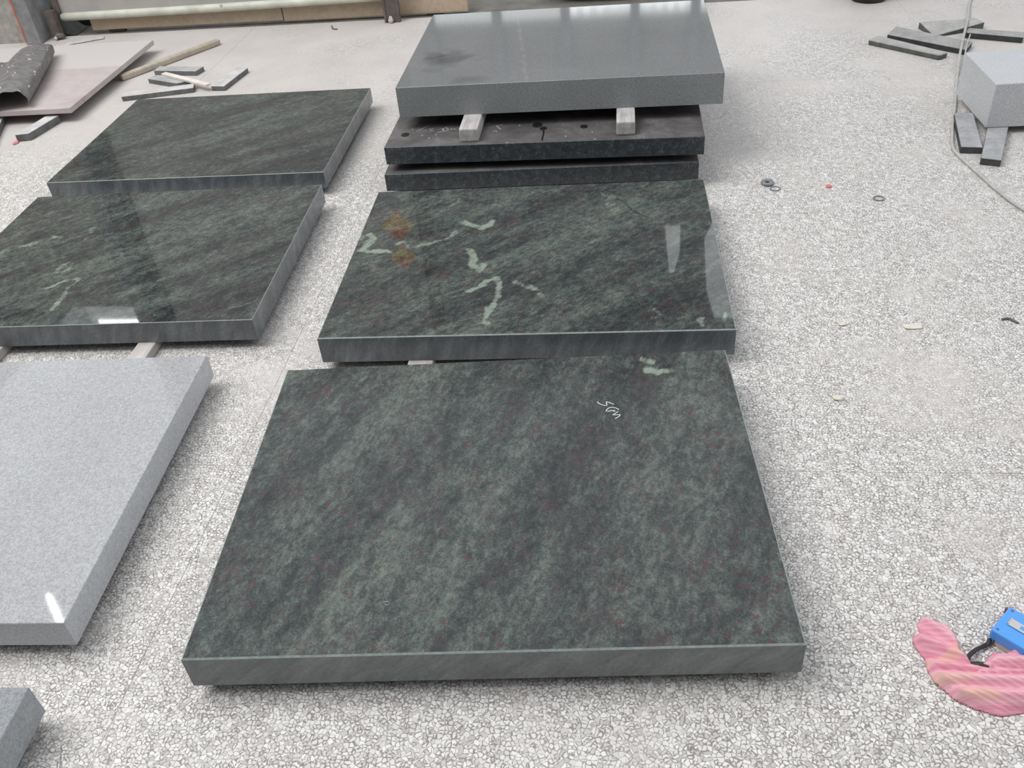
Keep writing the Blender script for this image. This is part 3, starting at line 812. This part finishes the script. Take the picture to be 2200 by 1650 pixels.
# objects cut off by the top edge, beyond the stack
t = NT('sacking'); v = t.coords('Object'); t.color(t.ramp(t.noise(v, 30, 4, 0.6), [(0.3, (0.30, 0.28, 0.25, 1)), (0.7, (0.42, 0.395, 0.36, 1))])); t.rough(0.9)
M['sack'] = t.m
sk = lump('filled_sack', (-0.12, 5.66, 0.13), 0.16, M['sack'], None, 7, (2.1, 1.15, 0.95))
for v in sk.data.vertices: v.co.z = max(v.co.z, -0.133)
tag(sk, 'plump beige sack behind the stacked slabs, cut by the top edge', 'sack')
bk = lump('shadow_lump', (0.43, 5.56, 0.075), 0.09, M['dark'], None, 11, (1.3, 0.9, 0.9))  # dark lump put where only shadow lies beside the sack
for v in bk.data.vertices: v.co.z = max(v.co.z, -0.078)
tag(bk, 'black lump standing in for the shadow beside the beige sack', 'shadow lump')
def lathe(name, prof, mat, parent=None, n=28):
    verts = []; faces = []
    for (r, z) in prof:
        for k in range(n):
            a = 2 * math.pi * k / n
            verts.append((r * math.cos(a), r * math.sin(a), z))
    for i in range(len(prof) - 1):
        for k in range(n):
            faces.append((i * n + k, i * n + (k + 1) % n, (i + 1) * n + (k + 1) % n, (i + 1) * n + k))
    faces.append(tuple(range(n))[::-1])
    return link(name, mesh_from(name, verts, faces, True), mat, parent)
bu = lathe('rubber_bucket', [(0.085, 0.0), (0.092, 0.004), (0.13, 0.20), (0.138, 0.20), (0.136, 0.212), (0.127, 0.21), (0.088, 0.012), (0.0005, 0.012)], M['dark'])
bu.location = (1.333, 5.292, 0.0)
tag(bu, 'dark bucket foot touching the top edge, right of the stack', 'bucket')

# ------------------------------------------------------------------ far wall with windows, beyond the gate (mirrored in the grey top slab)
M['far_wall'] = plain('far_wall_paint', (0.30, 0.30, 0.30, 1), 0.9, var=0.15, scale=2)
M['far_col'] = plain('far_column_paint', (0.26, 0.265, 0.275, 1), 0.8)
def emis(name, col, s):
    m = bpy.data.materials.new(name); m.use_nodes = True
    b = m.node_tree.nodes['Principled BSDF']; b.inputs['Base Color'].default_value = (0.7, 0.7, 0.7, 1)
    b.inputs['Emission Color'].default_value = col; b.inputs['Emission Strength'].default_value = s
    return m
M['pane'] = emis('daylit_pane', (0.95, 0.98, 1.0, 1), 2.6)
M['pane_dim'] = emis('daylit_frosted_pane', (0.95, 1.0, 0.97, 1), 1.0)
fw = struct(box('wall_far', -4.2, 9, 12.12, 12.3, 0, 8.2, M['far_wall']), 'far wall of the hall with a row of daylit windows')
wx = [-3.4, -2.51, -1.62, -0.73, 0.16, 0.92, 1.8, 2.7]
for i in range(len(wx) - 1):
    w0, w1 = wx[i] + 0.06, wx[i + 1] - 0.06
    wn = struct(box('window_%d' % (i + 1), w0 - 0.02, w1 + 0.02, 12.06, 12.12, 0.9, 2.70, M['far_col']), 'daylit far window, seen only mirrored')
    box('pane', w0, w1, 12.052, 12.058, 0.95, 2.62, M['pane'] if i > 2 else M['pane_dim'], wn)
    # ragged foliage line outside: the frosted head of each pane
    n = 9
    for k in range(n):
        h = 2.618 - 0.055 * abs(math.sin(k * 1.7 + i))
        xa = w0 + (w1 - w0) * k / n; xb = w0 + (w1 - w0) * (k + 1) / n
        box('pane', xa, xb, 12.046, 12.050, h, 2.665, M['pane_dim'], wn)
for i, x in enumerate(wx):
    struct(box('trim_%d' % (i + 2), x - 0.06, x + 0.06, 11.95, 12.05, 0, 3.4, M['far_col']), 'grey pier between far windows')

M['pane_bright'] = emis('sunlit_pane', (1.0, 1.0, 0.98, 1), 14.0)
M['glow_soft'] = emis('soft_glow', (0.95, 0.97, 1.0, 1), 1.3)
struct(box('wall_pier', -9.2, -7.55, 12.12, 12.3, 0, 7.10, M['far_wall']), 'tall pier carrying the high left window')
wn = struct(box('window_8', -9.15, -7.6, 12.06, 12.12, 6.49, 7.05, M['pane_dim']), 'high left window, mirrored in the glossy green slab')
box('pane', -9.0, -7.75, 12.050, 12.056, 6.79, 6.97, M['pane_bright'], wn)
def trapeze(name, pts, parent=None):  # made-up glowing panels, shaped to mirror as pale strips in a slab
    v = [(x, 12.06, z) for x, z in pts] + [(x, 12.10, z) for x, z in pts]; n = len(pts)
    return link(name, mesh_from(name, v, [tuple(range(n)), tuple(range(2 * n - 1, n - 1, -1))] + [(k, n + k, n + (k + 1) % n, (k + 1) % n) for k in range(n)]), M['glow_soft'], parent)
struct(trapeze('window_9', [(0.627, 5.25), (0.852, 5.26), (0.861, 5.68), (0.783, 6.05), (0.712, 6.05)]), 'narrow glowing panel added for a pale strip mirrored in a slab')
struct(trapeze('window_10', [(1.40, 5.0), (1.80, 5.0), (1.75, 6.9), (1.447, 6.9), (1.30, 6.4), (1.217, 5.49)]), 'taller glowing panel added for a second mirrored pale strip')
M['hall_wall'] = plain('dim_hall_wall', (0.20, 0.195, 0.185, 1), 0.9, var=0.2, scale=1.5)
struct(box('wall_left', -7.25, -7.07, -6.06, 12.3, 0, 4.6, M['hall_wall']), 'dim side wall of the hall, left')
struct(box('wall_front', -7.25, 6.53, -6.24, -6.06, 0, 4.6, M['hall_wall']), 'dim wall of the hall behind the camera')
struct(box('ceiling', -7.25, 6.53, -6.24, -2.0, 4.6, 4.75, M['hall_wall']), 'unseen low ceiling behind the camera, added to cut light from the back')  # out of view; put in to darken the front faces
# hanging fluorescent lamp, mirrored in the light grey slab
lamp = empty('tube_lamp', (-5.28, 4.83, 5.0), math.atan2(-0.83, 0.78))
tag(lamp, 'fluorescent tube lamp hung high at the left, mirrored in the light grey slab', 'lamp')
lb_ = bmesh.new(); bm_box(lb_, -0.03, 1.2, -0.05, 0.05, 0.04, 0.09); link('housing', bm_done(lb_, 'housing', 0.006, 2), M['far_col'], lamp)
tube('tube', [(0.0, 0, 0), (0.6, 0, 0), (1.17, 0, 0)], 0.02, emis('lit_tube', (0.95, 1, 1, 1), 40.0), lamp, 10, 2)
lb_ = bmesh.new(); bm_box(lb_, 0.2, 0.21, -0.005, 0.005, 0.09, 1.6); link('hanger', bm_done(lb_, 'hanger'), M['far_col'], lamp)
lb_ = bmesh.new(); bm_box(lb_, 0.95, 0.96, -0.005, 0.005, 0.09, 1.6); link('hanger', bm_done(lb_, 'hanger'), M['far_col'], lamp)

# ------------------------------------------------------------------ cable, small litter
M['cable'] = plain('pale_grey_cable', (0.42, 0.42, 0.40, 1), 0.6, var=0.15, scale=30)
cb = tube('power_cable', [(1.95, 5.385, 0.006), (1.8211, 5.1525, 0.006), (1.7297, 4.8814, 0.012), (1.680, 4.737, 0.034), (1.589, 4.483, 0.034), (1.5026, 4.2328, 0.022), (1.4495, 4.0598, 0.006), (1.3918, 3.8719, 0.006), (1.3484, 3.7208, 0.006),
                          (1.2943, 3.5563, 0.006), (1.2621, 3.4449, 0.006), (1.2313, 3.3253, 0.006), (1.2330, 3.2465, 0.006), (1.2549, 3.1075, 0.006), (1.2763, 2.9736, 0.006), (1.3164, 2.8207, 0.006), (1.42, 2.58, 0.006)], 0.0058, M['cable'], None, 8)
tag(cb, 'pale grey cable curving over the floor beside the grey block', 'cable')
cb2 = tube('power_cable', [(1.63, 4.52, 0.034), (1.568, 4.36, 0.026), (1.492, 4.135, 0.0045), (1.432, 3.99, 0.0045), (1.385, 3.85, 0.012)], 0.0032, M['cable'], None, 8)
tag(cb2, 'thinner second strand of cable running along the first one', 'cable')
M['ring'] = plain('rubber_ring', (0.20, 0.21, 0.22, 1), 0.7, var=0.2, scale=80)
def torus(name, loc, R, r, mat, lb, sq=1.0):
    verts = []; faces = []; n, m = 30, 8
    for i in range(n):
        a = 2 * math.pi * i / n
        for k in range(m):
            b = 2 * math.pi * k / m
            verts.append(((R + r * math.cos(b)) * math.cos(a), (R + r * math.cos(b)) * math.sin(a) * sq, r * 0.6 * math.sin(b) + r * 0.6))
    for i in range(n):
        for k in range(m):
            faces.append((i * m + k, ((i + 1) % n) * m + k, ((i + 1) % n) * m + (k + 1) % m, i * m + (k + 1) % m))
    o = link(name, mesh_from(name, verts, faces, True), mat); o.location = loc
    return tag(o, lb, 'ring', 'small rings on the floor')
torus('rubber_ring', (0.523, 3.078, 0.0003), 0.0155, 0.0085, M['ring'], 'thick dark rubber ring, the broadest of the three on the floor', 1.1)
torus('rubber_ring', (0.545, 3.035, 0.0003), 0.017, 0.0026, M['ring'], 'thin grey ring touching the thick dark ring')
torus('rubber_ring', (0.882, 2.938, 0.0003), 0.0175, 0.003, M['ring'], 'thin grey ring lying alone nearer the cable')
M['petal'] = plain('red_scrap', (0.62, 0.16, 0.17, 1), 0.7)
o = lump('red_scrap', (0.732, 3.041, 0.0026), 0.010, M['petal'], None, 4, (1.0, 1.3, 0.25)); tag(o, 'small red scrap on the floor between the rings', 'scrap')
o = lump('red_scrap', (-2.80, 3.716, 0.003), 0.014, M['petal'], None, 8, (0.9, 1.4, 0.2)); tag(o, 'small red scrap on the floor below the dusty board', 'scrap')
M['pebble'] = plain('pale_pebble', (0.66, 0.61, 0.53, 1), 0.7, var=0.1, scale=80)
for i, (x, y, r, sq, lb) in enumerate(((0.618, 2.172, 0.009, (1.3, 0.9, 0.35), 'cream stone chip on the floor right of the zigzag-veined slab'),
                                       (0.804, 2.157, 0.014, (1.9, 0.9, 0.15), 'broad flat tan stone chip right of the cream chip'),
                                       (0.546, 1.839, 0.010, (1.3, 1.0, 0.35), 'white stone chip on the floor near the slab marked 5cm'))):
    tag(lump('stone_chip', (x, y, r * sq[2] * 0.9), r, M['pebble'], None, 20 + i, sq), lb, 'stone chip', 'stone chips on the floor')
tag(tube('rubber_sliver', [(1.05, 2.1874, 0.003), (1.0673, 2.1917, 0.003), (1.0765, 2.1823, 0.003), (1.0867, 2.1684, 0.003)], 0.0035, plain('dark_scrap', (0.12, 0.12, 0.13, 1), 0.7), None, 8), 'dark curved sliver on the floor at the right', 'scrap')
tag(tube('twig', [(-1.6958, 5.300, 0.004), (-1.6744, 5.2436, 0.004), (-1.6439, 5.2303, 0.004)], 0.0035, M['brown_steel'], None, 8), 'tiny dark twig on the floor before the gate', 'twig')

# ------------------------------------------------------------------ pink cloth
t = NT('pink_weave')
uvn = t.attr('tone')
sx = t.n('ShaderNodeSeparateColor'); t.l(uvn, sx.inputs[0])
v = t.coords('Object')
w1 = t.n('ShaderNodeTexWave'); w1.inputs['Scale'].default_value = 230; w1.inputs['Distortion'].default_value = 1.5; w1.wave_type = 'BANDS'; w1.bands_direction = 'DIAGONAL'
t.l(v, w1.inputs['Vector'])
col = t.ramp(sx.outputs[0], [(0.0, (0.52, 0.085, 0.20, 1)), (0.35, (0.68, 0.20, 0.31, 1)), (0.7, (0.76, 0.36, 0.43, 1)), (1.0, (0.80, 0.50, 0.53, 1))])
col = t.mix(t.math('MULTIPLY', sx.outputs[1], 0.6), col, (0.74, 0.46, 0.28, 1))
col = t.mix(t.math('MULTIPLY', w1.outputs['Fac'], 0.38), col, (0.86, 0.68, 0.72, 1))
t.color(col); t.rough(0.95)
t.bump(w1.outputs['Fac'], 0.5, 0.0008)
M['cloth'] = t.m
outline = [(0.578, 1.158), (0.600, 1.152), (0.627, 1.137), (0.634, 1.110), (0.634, 1.080), (0.645, 1.050), (0.668, 1.062), (0.690, 1.085), (0.712, 1.082), (0.724, 1.098), (0.742, 1.118), (0.765, 1.150), (0.83, 1.165), (0.90, 1.10), (0.88, 1.00),
           (0.80, 0.970), (0.705, 0.958), (0.662, 0.949), (0.620, 0.962), (0.592, 0.978), (0.578, 0.998), (0.566, 1.012), (0.560, 1.040), (0.562, 1.062), (0.556, 1.075), (0.549, 1.098), (0.553, 1.116), (0.568, 1.122), (0.566, 1.140)]
def inside(px, py, poly):
    c = False; j = len(poly) - 1
    for i in range(len(poly)):
        if (poly[i][1] > py) != (poly[j][1] > py) and px < (poly[j][0] - poly[i][0]) * (py - poly[i][1]) / (poly[j][1] - poly[i][1]) + poly[i][0]: c = not c
        j = i
    return c
def cloth():
    ox, oy = 0.66, 1.05
    step = 0.0019
    nx = int(0.37 / step); ny = int(0.24 / step)
    idx = {}; verts = []; tone = []
    folds = [  # (line a, line b, height, width, tone) ridges that run out from the gathered middle on the right
        ((0.582, 1.148), (0.66, 1.052), 0.016, 0.012, 0.80), ((0.556, 1.105), (0.665, 1.040), 0.018, 0.013, 0.55), ((0.610, 1.130), (0.660, 1.050), 0.014, 0.012, 0.9),
        ((0.566, 1.045), (0.70, 1.032), 0.015, 0.010, 0.40), ((0.572, 1.015), (0.76, 1.012), 0.022, 0.016, 0.95), ((0.600, 0.985), (0.78, 0.985), 0.020, 0.016, 0.75),
        ((0.680, 1.055), (0.80, 1.060), 0.020, 0.016, 0.85), ((0.725, 1.085), (0.82, 1.09), 0.03, 0.018, 0.45), ((0.760, 1.125), (0.86, 1.12), 0.04, 0.022, 0.30), ((0.650, 1.030), (0.80, 1.036), 0.016, 0.008, 0.15)]
    for j in range(ny + 1):
        for i in range(nx + 1):
            x = 0.542 + i * step; y = 0.94 + j * step
            jx = 0.0
            if not inside(x + jx, y, outline): continue
            ed = min(seg_dist(x, y, outline[k], outline[(k + 1) % len(outline)]) for k in range(len(outline)))
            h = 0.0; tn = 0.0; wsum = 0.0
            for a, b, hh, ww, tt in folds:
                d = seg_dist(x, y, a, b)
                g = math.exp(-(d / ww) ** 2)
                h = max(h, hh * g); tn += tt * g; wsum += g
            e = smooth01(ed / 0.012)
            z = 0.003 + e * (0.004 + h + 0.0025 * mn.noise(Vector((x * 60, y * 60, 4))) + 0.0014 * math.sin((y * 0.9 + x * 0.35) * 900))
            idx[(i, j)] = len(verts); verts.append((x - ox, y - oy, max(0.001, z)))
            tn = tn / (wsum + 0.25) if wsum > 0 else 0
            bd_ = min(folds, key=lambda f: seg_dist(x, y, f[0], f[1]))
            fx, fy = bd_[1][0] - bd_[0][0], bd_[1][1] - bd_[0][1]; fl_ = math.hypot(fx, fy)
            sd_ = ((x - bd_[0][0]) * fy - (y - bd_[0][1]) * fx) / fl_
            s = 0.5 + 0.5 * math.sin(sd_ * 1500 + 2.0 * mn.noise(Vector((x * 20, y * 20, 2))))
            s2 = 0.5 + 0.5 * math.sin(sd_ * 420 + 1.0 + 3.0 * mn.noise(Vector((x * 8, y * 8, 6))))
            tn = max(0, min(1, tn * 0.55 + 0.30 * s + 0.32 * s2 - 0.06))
            if ed < step * 1.05:
                best = None
                for k_ in range(len(outline)):
                    a_, b_ = outline[k_], outline[(k_ + 1) % len(outline)]
                    dx_, dy_ = b_[0] - a_[0], b_[1] - a_[1]
                    u_ = max(0, min(1, ((x - a_[0]) * dx_ + (y - a_[1]) * dy_) / (dx_ * dx_ + dy_ * dy_)))
                    q_ = (a_[0] + u_ * dx_, a_[1] + u_ * dy_); dq = math.hypot(q_[0] - x, q_[1] - y)
                    if best is None or dq < best[0]: best = (dq, q_)
                verts[-1] = (best[1][0] - ox, best[1][1] - oy, 0.0012)
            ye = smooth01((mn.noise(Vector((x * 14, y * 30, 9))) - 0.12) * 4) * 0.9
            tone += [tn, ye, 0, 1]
    faces = []
    for (i, j), a in idx.items():
        if (i + 1, j) in idx and (i, j + 1) in idx and (i + 1, j + 1) in idx:
            faces.append((a, idx[(i + 1, j)], idx[(i + 1, j + 1)], idx[(i, j + 1)]))
    me = mesh_from('pink_cloth', verts, faces, True)
    at = me.color_attributes.new('tone', 'FLOAT_COLOR', 'POINT')
    at.data.foreach_set('color', tone)
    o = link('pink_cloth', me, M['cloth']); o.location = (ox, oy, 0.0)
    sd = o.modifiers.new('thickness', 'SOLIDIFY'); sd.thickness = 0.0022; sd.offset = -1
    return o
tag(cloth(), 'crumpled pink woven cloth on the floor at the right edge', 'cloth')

# ------------------------------------------------------------------ blue tape measure
M['blue'] = plain('blue_plastic', (0.085, 0.32, 0.80, 1), 0.3, var=0.04, scale=10)
M['chrome'] = plain('chrome', (0.62, 0.60, 0.60, 1), 0.18, 1.0)
M['black'] = plain('black_strap', (0.022, 0.020, 0.026, 1), 0.6, var=0.3, scale=120)
M['grey_pl'] = plain('pale_grey_plastic', (0.48, 0.47, 0.44, 1), 0.6)
tm = empty('tape_measure', (0.684, 1.108, 0.0), math.atan2(0.056, 0.052))
tag(tm, 'blue plastic tape measure with a chrome belt clip, beside pink cloth', 'tape measure')
def tbox(name, x0, x1, y0, y1, z0, z1, mat, bev, seg=3, sm=True):
    bm = bmesh.new(); bm_box(bm, x0, x1, y0, y1, z0, z1)
    return link(name, bm_done(bm, name, bev, seg, False), mat, tm)
# local x runs up-right along the visible left edge, local -y runs to the right of the picture
tbox('case', 0.0, 0.076, -0.066, 0.0, 0.014, 0.040, M['blue'], 0.0055, 4)
tbox('lower_case', 0.003, 0.073, -0.063, -0.003, 0.0, 0.0145, M['grey_pl'], 0.003, 2)
clip = tbox('belt_clip', 0.030, 0.049, -0.062, -0.016, 0.0405, 0.0425, M['chrome'], 0.0009, 2)
bm = bmesh.new(); bm_box(bm, 0.0305, 0.0485, -0.0175, -0.0145, 0.0400, 0.0455); link('clip_lip', bm_done(bm, 'clip_lip', 0.0012, 2), M['chrome'], clip)
bm = bmesh.new(); bm_box(bm, 0.0355, 0.0435, -0.052, -0.036, 0.0424, 0.0430); link('clip_slot', bm_done(bm, 'clip_slot', 0.0002, 1), M['blue'], clip)
def screw(x, y):
    o = lathe('screw', [(0.0028, 0.0), (0.0028, 0.0008), (0.0012, 0.0010), (0.0002, 0.0010)], plain('screw_hole', (0.10, 0.14, 0.24, 1), 0.5), tm, 12)
    o.location = (x, y, 0.0397)
screw(0.0085, -0.0085); screw(0.0675, -0.0085)
tbox('tape_hook', 0.0755, 0.0785, -0.006, 0.006, 0.012, 0.030, plain('rust_hook', (0.20, 0.10, 0.09, 1), 0.6), 0.0008, 1)
st = tube('wrist_strap', [(0.0035, -0.004, 0.012), (-0.004, -0.006, 0.008), (-0.012, -0.004, 0.006), (-0.040, 0.003, 0.010), (-0.064, 0.004, 0.012), (-0.074, -0.004, 0.014), (-0.070, -0.018, 0.022), (-0.064, -0.032, 0.024)], 0.004, M['black'], tm, 10, 6, (0.0042, 0.0016))
lp = tube('strap_loop', [(0.004, -0.0115, 0.012), (-0.003, -0.011, 0.007), (-0.011, -0.006, 0.006)], 0.0016, M['black'], tm, 8, 5)
